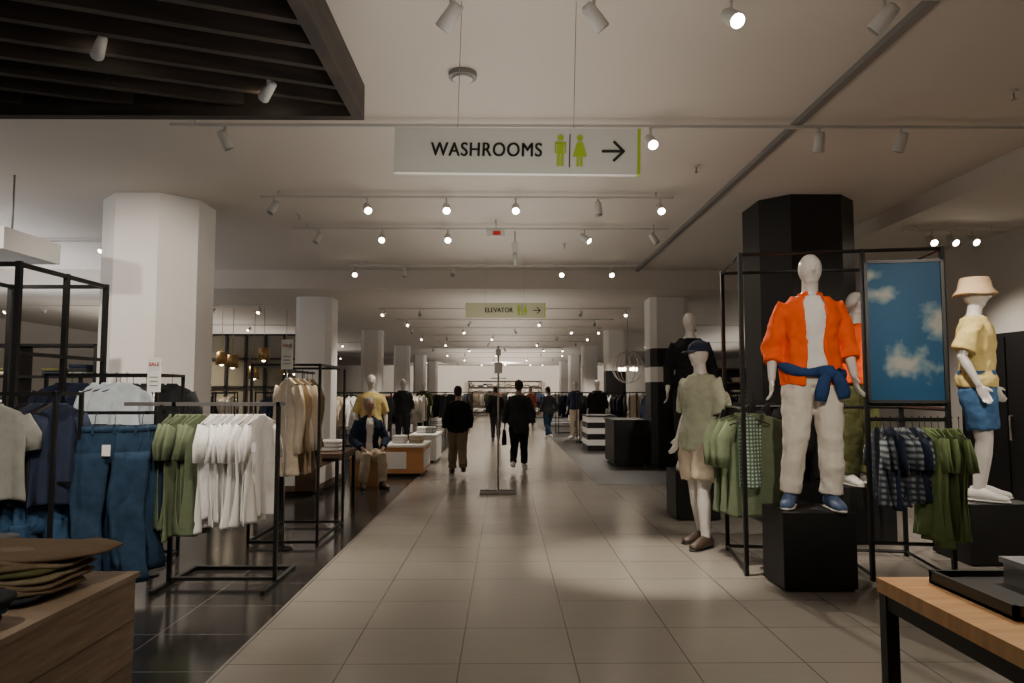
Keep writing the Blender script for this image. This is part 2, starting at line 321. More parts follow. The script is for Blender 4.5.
# ------------------------------------------------------------------ hanging signs
def text(s,loc,size,m,parent,ext=.002,align='LEFT',spacing=1.0,xs=1.0):
    for k,dx in enumerate((-.0022,0,.0022)):
        c=bpy.data.curves.new('text_'+s,'FONT'); c.body=s; c.size=size; c.extrude=ext; c.align_x=align; c.align_y='CENTER'; c.space_character=spacing
        c.materials.append(m)
        o=bpy.data.objects.new('text_'+s.lower(),c); bpy.context.scene.collection.objects.link(o); o.parent=parent; o.location=(loc[0]+dx*size/.11,loc[1],loc[2]); o.rotation_euler=(pi/2,0,0); o.scale=(xs,1,1)
def hang_sign(name,word,loc,rz,w,h,wire,iconx,arrowx,textx,tsize,mface,roll=0,spacing=1.0,xs=1.0):
    e=empty(name,loc,rz); e.rotation_euler[1]=roll
    b=MB(); b.bx(-w/2,w/2,-.02,.02,-h/2,h/2,mface); b.bx(w/2,w/2+.018,-.022,.022,-h/2,h/2,M_green)
    for x in(-w*.24,w*.24): b.tube([(x,0,h/2),(x,0,wire)],.0022,M_chrome,6)
    y=-.024; k=h/.28
    def pict(x,fem):
        b.rings([[(x+.019*k*math.cos(2*pi*q/14),y+d,.080*k+.019*k*math.sin(2*pi*q/14)) for q in range(14)] for d in(.004,0)],M_green,smooth=False)
        if not fem:
            b.bx(x-.034*k,x-.025*k,y,y+.004,-.015*k,.050*k,M_green); b.bx(x+.025*k,x+.034*k,y,y+.004,-.015*k,.050*k,M_green); b.bx(x-.034*k,x+.034*k,y,y+.004,.040*k,.055*k,M_green); b.bx(x-.020*k,x+.020*k,y,y+.004,-.02*k,.050*k,M_green)
            b.bx(x-.02*k,x-.003*k,y,y+.004,-.095*k,-.02*k,M_green); b.bx(x+.003*k,x+.02*k,y,y+.004,-.095*k,-.02*k,M_green)
        else:
            b.add([(x-.018*k,y,.054*k),(x+.018*k,y,.054*k),(x+.042*k,y,-.035*k),(x-.042*k,y,-.035*k)],[(0,3,2,1)],M_green)
            b.bx(x-.018*k,x-.003*k,y,y+.004,-.095*k,-.035*k,M_green); b.bx(x+.003*k,x+.018*k,y,y+.004,-.095*k,-.035*k,M_green)
    pict(iconx-.056*k,False); pict(iconx+.060*k,True); b.bx(iconx-.003*k,iconx+.003*k,y,y+.004,-.1*k,.1*k,M_signt)
    ax=arrowx; L=.065*k
    b.bx(ax-L,ax+L*.8,y,y+.004,-.008*k,.008*k,M_signt)
    for sg in(1,-1):
        T=Matrix.Translation((ax+L,y+.002,0))@Matrix.Rotation(sg*math.radians(45),4,'Y'); b.bx(-.085*k,0.004,-.002,.002,-.008*k,.008*k,M_signt,M=T)
    b.build('panel',parent=e)
    text(word,(textx,-.023,0),tsize,M_signt,e,spacing=spacing,xs=xs)
hang_sign('hanging_washroom_sign','WASHROOMS',(.055,4.0,2.86),math.radians(-3.5),1.375,.262,.88,.31,.55,-.475,.112,M_signw,roll=math.radians(1.5),xs=.83,spacing=1.10)
hang_sign('hanging_elevator_sign','ELEVATOR',(0,11.8,2.84),0,1.3,.25,.9,.28,.52,-.33,.11,mat('sign_cream',(.5,.5,.33),.5),xs=.84,spacing=1.05)

# ------------------------------------------------------------------ clothing on hangers
def hanger(b,M,up=.07):
    b.tube([(0,0,-.03),(0,0,.03),(.012,0,up-.01),(0,0,up),(-.012,0,up-.012)],.003,M_black,5,M=M)
    b.tube([(-.19,0,-.10),(0,0,-.035),(.19,0,-.10)],.006,M_black,6,M=M)
def tee(b,p,yaw,m,w=.46,h=.72,t=.03,sl=.22,seg=28,hang=True):
    M=Matrix.Translation(p)@Matrix.Rotation(yaw,4,'Z')
    ph=R.random()*6; rs=[]; sk=R.uniform(-.03,.03); k2=R.uniform(24,40)
    prof=[(-h,1.0),(-h+.02,1.0),(-h*.88,.96),(-h*.75,.93),(-h*.6,.91),(-h*.45,.93),(-h*.28,.97),(-.16,.98),(-.11,.92),(-.075,.72),(-.05,.45),(-.035,.26),(-.02,.2)]
    for z,f in prof:
        d=min(1,max(0,-z/h)); r=[]
        for k in range(seg):
            a=2*pi*k/seg; x=w/2*f*math.cos(a); fold=.028*d**1.2*math.sin(x*k2+ph+z*3)+.012*d*math.sin(x*60+ph*2-z*4)
            r.append((x+sk*d,t*(.4+.5*d)*math.sin(a)+fold+.02*d*d*math.sin(ph),z+(.014*math.sin(x*16+ph) if z<-h+.03 else 0)))
        rs.append(r)
    b.rings(rs,m,M=M)
    if sl:
        for s in(-1,1):
            n=max(2,int(sl/.1)); pts=[(s*w*.36,0,-.11)]
            for i in range(1,n+1):
                q=i/n; pts.append((s*(w*.45+.05*min(1,sl/.3)*q+.01*math.sin(ph+i)),.016*math.sin(i+ph),-.14-sl*q))
            b.tube(pts,[(.06,t*.75)]+[(.064-.018*i/n,t*.75) for i in range(n)],m,12,M=M,wob=.15)
    if hang: hanger(b,M)
def jeans(b,p,yaw,m,w=.40,h=1.05):
    M=Matrix.Translation(p)@Matrix.Rotation(yaw,4,'Z'); ph=R.random()*6
    def ring(cx,hw,t,z,fa,n=30):
        r=[]
        for k in range(n):
            a=2*pi*k/n; ca,sa=math.cos(a),math.sin(a); x=cx+hw*math.copysign(abs(ca)**.85,ca)
            r.append((x,t*math.copysign(abs(sa)**.7,sa)+fa*math.sin(x*22+ph+z*6)+fa*.8*math.sin(z*19+x*12+ph),z))
        return r
    b.rings([ring(0,w*.53,.034,-.30,.006),ring(0,w*.53,.034,-.24,.004),ring(0,w*.52,.030,-.16,.003),ring(0,w*.49,.026,-.08,0),ring(0,w*.475,.024,-.03,0)],m,M=M)
    for s in(-1,1):
        rs=[]
        for i in range(17):
            q=i/16; z=-.22-(h-.22+.03*s)*q; hw=w*(.262-.075*q)+.006*math.sin(q*16+ph+s); cx=s*w*(.268+.06*q)+.025*math.sin(q*4+ph)
            rs.append([(x,y_+.03*q*s*math.sin(ph),z_) for x,y_,z_ in ring(cx,hw,.040,z,.005+.013*q)])
        b.rings(rs,m,M=M)
    b.rings([ring(0,w*.485,.032,-.075,0),ring(0,w*.48,.032,-.03,0)],m,M=M)
    for s in(-1,0,1): b.bx(s*w*.3-.008,s*w*.3+.008,-.040,-.030,-.085,-.022,m,M=M)
    for s in(-1,1): b.tube([(s*w*.12,-.033,-.10),(s*w*.16,-.037,-.23),(s*w*.25,-.039,-.26),(s*w*.34,-.035,-.23),(s*w*.38,-.03,-.10)],.0035,m,5,M=M)
    b.tube([(0,0,-.03),(0,0,.03),(.012,0,.06),(-.012,0,.055)],.003,M_black,5,M=M); b.bx(-w*.4,w*.4,-.01,.01,-.05,-.025,M_black,M=M)
def frame(b,x0,x1,y0,y1,h,m=M_blackm,r=.0125,base=True):
    for x in(x0,x1):
        for y in((y0,y1) if y1!=y0 else (y0,)): b.bx(x-r,x+r,y-r,y+r,0,h,m)
    for y in((y0,y1) if y1!=y0 else (y0,)):
        b.bx(x0,x1,y-r,y+r,h-2*r,h,m)
        if base: b.bx(x0,x1,y-r,y+r,.03,.03+2*r,m)
    for x in(x0,x1):
        if y1!=y0:
            b.bx(x-r,x+r,y0,y1,h-2*r,h,m)
            if base: b.bx(x-r,x+r,y0,y1,.03,.03+2*r,m)

# front left rack
b=MB()
for x in(-2.61,-1.79):
    b.bx(x-.015,x+.015,5.72,5.75,.03,1.42,M_blackm); b.bx(x-.015,x+.015,5.45,6.25,0,.035,M_blackm)
b.bx(-3.0,-1.74,5.72,5.75,1.39,1.42,M_chrome); b.bx(-2.61,-1.79,5.72,5.75,.04,.065,M_blackm)
b.bx(-2.61,-1.79,6.22,6.25,.0,.03,M_blackm)
b.bx(-3.30,-3.27,5.5,5.53,0,1.36,M_blackm); b.bx(-3.42,-2.7,5.5,5.53,1.33,1.355,M_blackm); b.bx(-3.30,-3.27,5.3,5.9,0,.03,M_blackm); b.bx(-2.72,-2.69,5.5,5.75,1.33,1.355,M_blackm); b.bx(-2.72,-2.69,5.72,5.75,1.33,1.4,M_blackm)
for i in range(9): tee(b,(-1.92-.048*i,5.735+.012*math.sin(i*2),1.345),math.radians(84+R.uniform(-15,9)),F['white'],.46,.88+R.uniform(-.06,.05),.020,.24)
for i in range(6): tee(b,(-2.39-.048*i,5.735,1.345),math.radians(84+R.uniform(-15,9)),F['green'],.46,.94+R.uniform(-.08,.05),.022,.22)
for i,(x,y,a,w_) in enumerate([(-3.22,5.56,4,.42),(-3.08,5.47,16,.46),(-2.86,5.34,24,.46),(-2.73,5.48,58,.40)]): jeans(b,(x,y,1.28),math.radians(a),F['denim'],w_,1.08+.03*(i%3))
b.bx(-2.90,-2.84,5.25,5.254,1.04,1.12,M_white); b.bx(-1.90,-1.87,5.46,5.463,1.05,1.12,M_white)
b.build('clothing_rack')
# left back rack with light shirts
b=MB(); frame(b,-3.95,-3.0,6.25,6.75,1.66)
for i in range(4): tee(b,(-3.26-.09*i,6.25,1.60),math.radians(26+18*i),F['ltblue'],.36,.80,.028,.5)
for i in range(3): tee(b,(-3.64-.09*i,6.25,1.60),math.radians(60),F['navy'],.46,.75,.032,.25)
for i in range(5): tee(b,(-3.1-.12*i,6.75,1.60),math.radians(50),F['charcoal'],.46,.75,.035,.3)
b.build('clothing_rack')
# far-left rack
b=MB(); frame(b,-4.2,-3.06,4.95,5.25,1.50)
for i in range(4): tee(b,(-3.46-.12*i,4.95,1.44),math.radians(18+10*i),F['grey'],.40,.68,.026,.2)
for i in range(6): tee(b,(-3.20-.05*i,5.25,1.44),math.radians(72+R.uniform(-9,9)),F[('navy','charcoal','black')[i%3]],.40,.74,.022,.22)
for i in range(4): jeans(b,(-3.30-.08*i,5.25,.80),math.radians(60),F['denim2'],.38,.6)
b.bx(-4.2,-3.06,5.24,5.26,.84,.86,M_blackm)
b.build('clothing_rack')
# tall black display frame left
b=MB()
for y in(5.5,6.1,6.7): b.bx(-3.74,-3.70,y-.02,y+.02,0,2.5,M_blackm)
for y in(5.5,6.7): b.bx(-4.62,-4.58,y-.02,y+.02,0,2.5,M_blackm)
for x in(-3.72,-4.6):
    for z in(2.46,.1): b.bx(x-.015,x+.015,5.5,6.7,z,z+.035,M_blackm)
b.bx(-3.735,-3.705,5.5,6.7,1.78,1.81,M_blackm)
for y in(5.5,6.7):
    for z in(2.46,.1): b.bx(-4.6,-3.72,y-.015,y+.015,z,z+.035,M_blackm)
b.bx(-4.6,-3.72,5.5,6.7,.5,.53,M_walnut)
for i in range(3):
    for j in range(3):
        for q in range(3): b.slab((-4.4+i*.27,5.75+j*.35,.555+.045*q),(.24,.3,.045),F[R.choice(['navy','denim2','charcoal','grey'])])
b.build('display_frame')
# low dark table left
b=MB(); b.bx(-4.0,-2.95,4.1,4.65,.50,.54,M_black)
for x in(-3.97,-2.98):
    for y in(4.13,4.62): b.bx(x-.02,x+.02,y-.02,y+.02,0,.5,M_blackm)
for i in range(3):
    for q in range(2): b.slab((-3.75+i*.32,4.38,.565+.045*q),(.28,.36,.045),F[['navy','denim','charcoal'][i]])
b.build('low_display_table')
# beige jackets rack
b=MB(); frame(b,-2.50,-1.83,7.15,8.25,1.78)
for i in range(9): tee(b,(-2.18+R.uniform(-.04,.04),7.2+.11*i,1.66),R.uniform(-.9,-.45),F[['beige','beige','tan','cream','beige','khaki','tan','beige','khaki'][i]],.38,.98,.045,.62)
b.bx(-2.19,-2.17,7.15,8.25,1.70,1.725,M_blackm)
b.build('clothing_rack')
# sale signs
def sale(loc,h):
    e=empty('sale_sign_stand',loc); b=MB(); b.bx(-.055,.055,-.004,.004,h,h+.29,M_white); b.bx(-.05,.05,-.006,-.004,h+.19,h+.27,M_white)
    for i in range(3): b.bx(-.035,.035,-.0055,-.004,h+.05+.035*i,h+.058+.035*i,M_trackg)
    b.tube([(0,0,0),(0,0,h)],.006,M_chrome,6); b.cyl((0,0,0),.09,.012,M_blackm); b.build('card',parent=e)
    text('SALE',(0,-.007,h+.23),.042,M_red,e,align='CENTER')
sale((-2.93,6.05,0),1.5); sale((-2.12,7.02,0),1.72)

# bottom-left wooden block table
b=MB(); b.bx(-3.1,-1.80,1.2,3.6,0,.60,M_oak)
for q in(.2,.4): b.bx(-1.802,-1.797,1.2,3.6,q,q+.004,M_walnut)
b.bx(-3.12,-1.785,1.18,3.615,.60,.625,M_oak); b.build('oak_display_block')
b=MB()
for i in range(9): b.slab((-2.46+R.uniform(-.05,.04),3.17+.030*i+R.uniform(-.02,.02),.648+.0150*i),(1.18+R.uniform(-.12,.02),.44,.020),F[['charcoal','brown','black','brown','khaki','olive','brown','khaki','brown'][i]],rz=R.uniform(-.13,.12),wave=.07)
b.build('folded_trousers')
b=MB()
for i in range(4): b.slab((-2.2+.02*i,2.66,.65+.03*i),(.62,.38,.034),F[['navy','denim2','navy','charcoal'][i]],rz=R.uniform(-.08,.08),wave=.03)
for i in range(3): b.slab((-2.35+.02*i,2.1,.65+.03*i),(.72,.42,.034),F[['navy','charcoal','denim'][i]],rz=R.uniform(-.08,.08),wave=.03)
b.build('folded_shirts')
def table(name,x0,x1,y0,y1,h,top,leg,stuff=()):
    b=MB(); b.bx(x0,x1,y0,y1,h-.05,h,top)
    for x in(x0+.03,x1-.03):
        for y in(y0+.03,y1-.03): b.bx(x-.02,x+.02,y-.02,y+.02,0,h-.05,leg)
    for y in(y0+.03,y1-.03): b.bx(x0+.03,x1-.03,y-.012,y+.012,h-.09,h-.05,leg)
    for x in(x0+.03,x1-.03): b.bx(x-.012,x+.012,y0+.03,y1-.03,h-.09,h-.05,leg)
    for i,c in enumerate(stuff):
        for q in range(3): b.slab((x0+.2+(x1-x0-.4)*i/max(1,len(stuff)-1),(y0+y1)/2,h+.025+.045*q),(.26,.34,.045),F[c])
    return b.build(name)
table('display_table',-3.0,-1.98,8.7,9.7,.76,M_walnut,M_blackm,('beige','olive','white'))
def boxtable(x0,x1,y0,y1,h,side,top,stuff=()):
    b=MB(); b.bx(x0,x1,y0,y1,.06,h-.04,side); b.bx(x0+.05,x1-.05,y0+.05,y1-.05,0,.06,M_black); b.bx(x0-.02,x1+.02,y0-.02,y1+.02,h-.04,h,top)
    b.bx(x1,x1+.006,y0+.08,y1-.08,.14,h-.12,M_white)
    b.bx(x0+.06,x1-.3,y0-.006,y0,.14,h-.12,M_white)
    for i,c in enumerate(stuff):
        for q in range(3): b.slab((x0+.2+(x1-x0-.4)*i/max(1,len(stuff)-1),(y0+y1)/2,h+.025+.045*q),(.26,.34,.045),F[c])
    b.build('display_counter')
boxtable(-2.15,-1.45,12.9,14.1,.56,M_orangew,M_white,('white','beige'))
boxtable(-2.0,-1.45,15.3,16.6,.60,M_white,M_white,('white','grey'))
boxtable(-4.1,-2.75,10.6,12.3,.50,M_walnut,M_walnut,('navy','beige','rust'))
b=MB(); b.bx(-2.46,-2.01,11.58,12.03,0,.44,M_honey); b.bx(-2.48,-1.99,11.56,12.05,.44,.47,M_honey); b.build('wooden_stool_block')

# ------------------------------------------------------------------ right frame + poster
e=empty('poster_display_rack')
b=MB(); r=.016
def post(x,y,h=2.67): b.bx(x-r,x+r,y-r,y+r,0,h,M_blackm)
P=[(1.98,5.99),(2.93,5.82),(3.52,5.71)]; Q=[(2.12,6.95),(3.07,6.80),(3.68,6.68)]
for x,y in P: post(x,y)
for x,y in(Q[0],Q[2]): post(x,y)
def bar(a,c,z,rr=.015,m=M_blackm): b.tube([(a[0],a[1],z),(c[0],c[1],z)],rr,m,4,smooth=False)
bar(P[0],P[2],2.655); bar(Q[0],Q[2],2.655); bar(P[0],Q[0],2.655); bar(P[2],Q[2],2.655)
bar(P[0],Q[0],.04); bar(P[2],Q[2],.04); bar(P[1],P[2],.30); bar(P[1],Q[1],.04); bar(Q[0],Q[2],.04)
bar(P[1],P[2],1.40); bar(P[1],P[2],1.28); bar(P[0],Q[0],1.36); bar(Q[0],Q[2],1.36); bar(P[2],Q[2],1.36)
b.build('frame',parent=e)
def skymat():
    m=bpy.data.materials.new('poster_sky_print'); m.use_nodes=True; nt=m.node_tree; bs=nt.nodes['Principled BSDF']; L=nt.links.new
    tc=nt.nodes.new('ShaderNodeTexCoord'); n=nt.nodes.new('ShaderNodeTexNoise'); n.inputs['Scale'].default_value=6; n.inputs['Detail'].default_value=6
    L(tc.outputs['Object'],n.inputs['Vector'])
    last=None
    for (cx,cz,sx,sz) in((.03,-.27,.26,.17),(-.19,.30,.18,.08),(.24,.10,.14,.20),(-.24,.46,.12,.06)):
        s=nt.nodes.new('ShaderNodeVectorMath'); s.operation='SUBTRACT'; s.inputs[1].default_value=(cx,0,cz); L(tc.outputs['Object'],s.inputs[0])
        d=nt.nodes.new('ShaderNodeVectorMath'); d.operation='DIVIDE'; d.inputs[1].default_value=(sx,1,sz); L(s.outputs[0],d.inputs[0])
        l=nt.nodes.new('ShaderNodeVectorMath'); l.operation='LENGTH'; L(d.outputs[0],l.inputs[0])
        q=nt.nodes.new('ShaderNodeMath'); q.operation='SUBTRACT'; q.inputs[0].default_value=1; L(l.outputs['Value'],q.inputs[1])
        if last is None: last=q
        else:
            mx=nt.nodes.new('ShaderNodeMath'); mx.operation='MAXIMUM'; L(last.outputs[0],mx.inputs[0]); L(q.outputs[0],mx.inputs[1]); last=mx
    ns=nt.nodes.new('ShaderNodeMapRange'); ns.inputs['From Min'].default_value=.3; ns.inputs['From Max'].default_value=.7; ns.inputs['To Min'].default_value=-.5; ns.inputs['To Max'].default_value=.5; L(n.outputs['Fac'],ns.inputs['Value'])
    ad=nt.nodes.new('ShaderNodeMath'); ad.operation='ADD'; L(last.outputs[0],ad.inputs[0]); L(ns.outputs['Result'],ad.inputs[1])
    cr=nt.nodes.new('ShaderNodeValToRGB'); E=cr.color_ramp.elements; E[0].position=.10; E[0].color=(.008,.055,.115,1); E[1].position=.9; E[1].color=(.24,.24,.21,1)
    x=cr.color_ramp.elements.new(.40); x.color=(.075,.13,.16,1)
    L(ad.outputs[0],cr.inputs['Fac']); L(cr.outputs['Color'],bs.inputs['Base Color']); L(cr.outputs['Color'],bs.inputs['Emission Color']); bs.inputs['Emission Strength'].default_value=.12  # faint emission added so the print looks lit
    bs.inputs['Roughness'].default_value=.5; bs.inputs['Specular IOR Level'].default_value=.2
    return m
pc=((2.93+3.52)/2,(5.82+5.71)/2-.01,1.99); pr=math.atan2(5.71-5.82,3.52-2.93)
b=MB(); b.bx(-.28,.28,-.008,.008,-.56,.56,skymat()); b.build('poster',pc,pr,e)
b=MB()
for x0,x1,z0,z1 in((-.30,-.275,-.58,.58),(.275,.30,-.58,.58),(-.3,.3,.555,.58),(-.3,.3,-.58,-.555)): b.bx(x0,x1,-.02,.02,z0,z1,M_black)
b.build('poster_frame',pc,pr,e)
b=MB()
for i in range(7): tee(b,(2.98+.052*i,5.78-.01*i,1.24),math.radians(88+R.uniform(-8,8)),F['plaid' if i not in(2,5) else 'navy'],.34,.62+.03*math.sin(i),.022,.2)
b.build('plaid_shirts',parent=e)
b=MB()
for i in range(6): tee(b,(3.30+.035*i,5.66-.03*i,1.24),math.radians(84+R.uniform(-12,10)),F['green2'],.40,.90-.02*i+R.uniform(-.05,.03),.020,.2)
b.build('leaf_green_shirts',parent=e)
b=MB()
for i in range(3): tee(b,(2.20-.02*i,6.28+.16*i,1.33),math.radians(-8+5*i),F['green'],.58,.90,.05,.35)
tee(b,(2.09,6.16,1.32),math.radians(12),F['floral'],.24,.62,.03,0)
for i in range(6): tee(b,(2.22+.16*i,6.9,1.42),math.radians(40),F['black'],.46,.75,.04,.4)
b.build('sage_overshirts',parent=e)
def plinth(x0,x1,y0,y1,h):
    b=MB(); b.bx(x0,x1,y0,y1,.015,h,M_plinth); b.bx(x0+.02,x1-.02,y0+.02,y1-.02,0,.015,M_black)
    o=b.build('mannequin_plinth'); m=o.modifiers.new('bv','BEVEL'); m.width=.006; m.segments=2
plinth(2.10,2.66,5.50,5.95,.59); plinth(3.34,3.86,7.15,7.7,.56); plinth(4.02,4.62,6.27,6.85,.53); plinth(2.0,2.52,8.5,9.0,.57)

# ------------------------------------------------------------------ figures
T=[(.84,.10,.085,0),(.90,.160,.105,.005),(.98,.168,.112,.008),(1.05,.150,.102,0),(1.13,.135,.095,-.003),(1.22,.145,.10,-.005),(1.32,.168,.113,-.005),(1.40,.178,.108,0),(1.45,.150,.088,.005),(1.49,.095,.07,.008),(1.53,.055,.055,.008)]
def tor(z):
    if z<=T[0][0]: return T[0][1:]
    for a,c in zip(T,T[1:]):
        if z<=c[0]:
            q=(z-a[0])/(c[0]-a[0]); return tuple(a[i]+(c[i]-a[i])*q for i in(1,2,3))
    return T[-1][1:]
DEF=dict(eL=(.25,.03,1.14),wL=(.265,-.06,.90),eR=(-.25,.03,1.14),wR=(-.265,-.06,.90),kL=(.11,-.03,.48),aL=(.12,.02,.08),kR=(-.11,-.03,.48),aR=(-.12,.02,.08),fL=(.15,-1,0),fR=(-.15,-1,0),dz=0,lean=0,twist=0)
def hand(b,w,d,side,m):
    w=Vector(w); d=Vector(d).normalized(); c=Vector((0,-1,0)); c=(c-d*d.dot(c)).normalized(); n=d.cross(c)*(1 if side<0 else -1)
    b.tube([w-d*.01,w+d*.025,w+d*.06,w+d*.092],[(.026,.018),(.036,.016),(.041,.015),(.038,.012)],m,10,u0=c)
    for off,L in((.029,.072),(.010,.084),(-.010,.078),(-.028,.060)):
        p0=w+d*.082+c*off; p1=p0+d*L*.45+n*.006; p2=p1+d*L*.32+n*.016; p3=p2+d*L*.2+n*.018
        b.tube([p0,p1,p2,p3],[.0095,.009,.008,.0065],m,7)
    q0=w+d*.025+c*.028; q1=q0+d*.03+c*.026; q2=q1+d*.03+c*.008+n*.008
    b.tube([q0,q1,q2],[.013,.011,.008],m,7)
def limbpts(a,e_,w): 
    a,e_,w=Vector(a),Vector(e_),Vector(w)
    return [a,a.lerp(e_,.33),a.lerp(e_,.7),e_,e_.lerp(w,.3),e_.lerp(w,.7),w]
def figure(name,loc,yaw,H,skin,pose={},top=None,top2=None,pants=None,shoes=None,hat=None,hair=None,extra=None,vox=.010,face=False,fem=False):
    J=dict(DEF); J.update(pose); s=H/1.8; dz=J['dz']; root=empty(name,loc,yaw,s)
    def up(p):
        p=Vector(p); z=p.z-.95
        if z>0: p.y-=J['lean']*z
        p.z+=dz; return p
    wr=.92 if fem else 1
    SH={1:(.172*wr,.005,1.415),-1:(-.172*wr,.005,1.415)}
    HP={1:(.088,.0,.90),-1:(-.088,.0,.90)}
    E={1:J['eL'],-1:J['eR']}; W={1:J['wL'],-1:J['wR']}; K={1:J['kL'],-1:J['kR']}; A_={1:J['aL'],-1:J['aR']}; FT={1:J['fL'],-1:J['fR']}
    def ringt(z,inf,n=28,fold=0,ph=0):
        rx,ry,yo=tor(z); out=[]
        for k in range(n):
            a=2*pi*k/n; f=1+fold*math.sin(5*a+ph+z*6)+fold*.6*math.sin(9*a-ph+z*11)
            out.append(up(((rx*wr+inf)*math.cos(a)*f,yo+(ry+inf)*math.sin(a)*f,z)))
        return out
    b=MB(); b.rings([ringt(z,0) for z,_,_,_ in T],skin)
    b.tube([up((0,.008,1.47)),up((0,.0,1.55)),up((0,-.01,1.62))],[.062,.056,.056],skin,12)
    hc=up((0,-.015,1.695)); 
    b.ell(hc,(.080,.098,.108),skin,18,14)
    b.tube([up((0,-.01,1.66)),up((0,-.05,1.61)),up((0,-.070,1.590))],[(.066,.055),(.052,.038),(.032,.022)],skin,12)
    b.tube([up((0,-.100,1.705)),up((0,-.124,1.672)),up((0,-.105,1.66))],[.010,.014,.011],skin,8)
    if face:
        for sg in(1,-1):
            b.ell(up((sg*.080,.0,1.685)),(.010,.018,.03),skin,8,6)
            b.ell(up((sg*.03,-.104,1.705)),(.014,.008,.006),skin,8,6)
        b.tube([up((-.024,-.100,1.64)),up((0,-.110,1.64)),up((.024,-.100,1.64))],[.005,.008,.005],skin,6)
    for sg in(1,-1):
        a=up(SH[sg]); el=up(E[sg]); w=up(W[sg])
        b.tube([up((sg*.10*wr,.005,1.42))]+limbpts(a,el,w),[.05,.052,.048,.043,.038,.040,.031,.025],skin,12)
        hand(b,w,(w-el),sg,skin)
        hp=Vector(HP[sg]); hp.z+=dz; k=Vector(K[sg]); an=Vector(A_[sg])
        b.tube(limbpts(hp,k,an),[.095,.088,.072,.056,.060,.048,.038],skin,14)
        f=Vector(FT[sg]).normalized()
        b.tube([an-f*.055+Vector((0,0,-.05)),an-f*.02+Vector((0,0,-.035)),an+f*.06+Vector((0,0,-.035)),an+f*.13+Vector((0,0,-.052)),an+f*.185+Vector((0,0,-.058))],[(.022,.022),(.034,.045),(.038,.038),(.044,.024),(.028,.014)],skin,12)
        b.tube([an+Vector((0,0,.03)),an+Vector((0,0,-.05))],.038,skin,10)
    def fin(b,nm,v,disp=0,sm=2):
        o=b.build(nm,parent=root); r=o.modifiers.new('rm','REMESH'); r.mode='VOXEL'; r.voxel_size=v; r.use_smooth_shade=True
        if sm: q=o.modifiers.new('sm','SMOOTH'); q.iterations=sm; q.factor=.5
        if disp:
            t=bpy.data.textures.get('wrinkle') or bpy.data.textures.new('wrinkle','CLOUDS'); t.noise_scale=.09; t.noise_depth=1
            d=o.modifiers.new('dp','DISPLACE'); d.texture=t; d.strength=disp; d.mid_level=.5; d.texture_coords='LOCAL'
        return o
    fin(b,'body',vox if vox>.009 else .008,sm=1)
    if face:
        b=MB()
        for sg in(1,-1):
            b.ell(up((sg*.03,-.110,1.705)),(.010,.005,.005),M_black,8,6)
            q=up((sg*.03,-.108,1.729)); b.bx(q.x-.016,q.x+.016,q.y-.005,q.y+.005,q.z-.0025,q.z+.0025,M_hair)
        b.tube([up((-.022,-.110,1.638)),up((0,-.117,1.637)),up((.022,-.110,1.638))],.004,M_rlip,6); b.build('face_features',parent=root)
    def mktop(t,nm):
        m=t['m']; z0=t['z0']; inf=t.get('inf',.022); sl=t.get('sl',.5); b=MB(); zs=[z0,z0+.02]; z=z0+.07
        while z<1.40: zs.append(z); z+=.06
        zs+=[1.43,1.46,1.485,1.50]
        opn=t.get('open',0)
        if not opn:
            b.rings([ringt(z,inf+(.012 if z<1.05 else 0)+(t.get('flare',0)*max(0,1.1-z)),fold=.028 if z<1.35 else .008,ph=1.3) for z in zs],m)
        else:
            n=30; outer=[];inner=[]
            for z in zs:
                rx,ry,yo=tor(max(z,.95)); g=opn*(1 if z<1.30 else 1+.2*(z-1.3)/.2)*(1+.5*max(0,1.15-z)); ro=[];ri=[]
                if z>1.46: rx=max(rx,.085); ry=max(ry,.075)
                for k in range(n+1):
                    a=g+(2*pi-2*g)*k/n; f=1+.035*math.sin(7*a+z*7)*(1 if z<1.35 else .3); ii=inf+.03*max(0,1.25-z)
                    ro.append(up(((rx+ii)*math.sin(a)*f,yo-(ry+ii)*math.cos(a)*f,z))); ri.append(up(((rx+ii-.014)*math.sin(a)*f,yo-(ry+ii-.014)*math.cos(a)*f,z)))
                outer.append(ro); inner.append(ri)
            loop=[o_+i_[::-1] for o_,i_ in zip(outer,inner)]
            b.rings(loop,m,cap=False)
            for q in(0,-1):
                L=loop[q]; b.add(L,[(k,k+1,2*n-k,2*n+1-k) for k in range(n)],m)
            pts=[up((.078*math.sin(a),.005-.072*math.cos(a),1.50+.015*(-math.cos(a)*-1))) for a in [opn*1.3+(2*pi-2.6*opn)*k/12 for k in range(13)]]
            b.tube(pts,[(.012,.024)]*13,m,8)
        if sl>0:
            for sg in(1,-1):
                a=up(SH[sg]); el=up(E[sg]); w=up(W[sg]); i2=t.get('sinf',.02)
                pts=[up((sg*.10*wr,.005,1.40)),a]; rr=[.055+i2,.052+i2]
                if sl<=.5:
                    for q in(.35,.7,1): pts.append(a.lerp(el,q*sl*2)); rr.append(.050+i2+.008*q)
                else:
                    for q in(.35,.7,1): pts.append(a.lerp(el,q)); rr.append(.048+i2-.004*q)
                    for q in(.3,.65,1): pts.append(el.lerp(w,q*(sl-.5)*2)); rr.append(.040+i2-.006*q+(.006 if q==1 else 0))
                b.tube(pts,rr,m,16,wob=.06)
        if t.get('collar'):
            b.tube([up((.068*math.cos(a),.005+.06*math.sin(a),1.505)) for a in [2*pi*k/12 for k in range(13)]],.014,m,8)
        fin(b,nm,min(vox,.010) if opn else vox,disp=.024 if m!=F['orange'] else .032)
    if top2: mktop(top2,'inner_top')
    if top: mktop(top,'top')
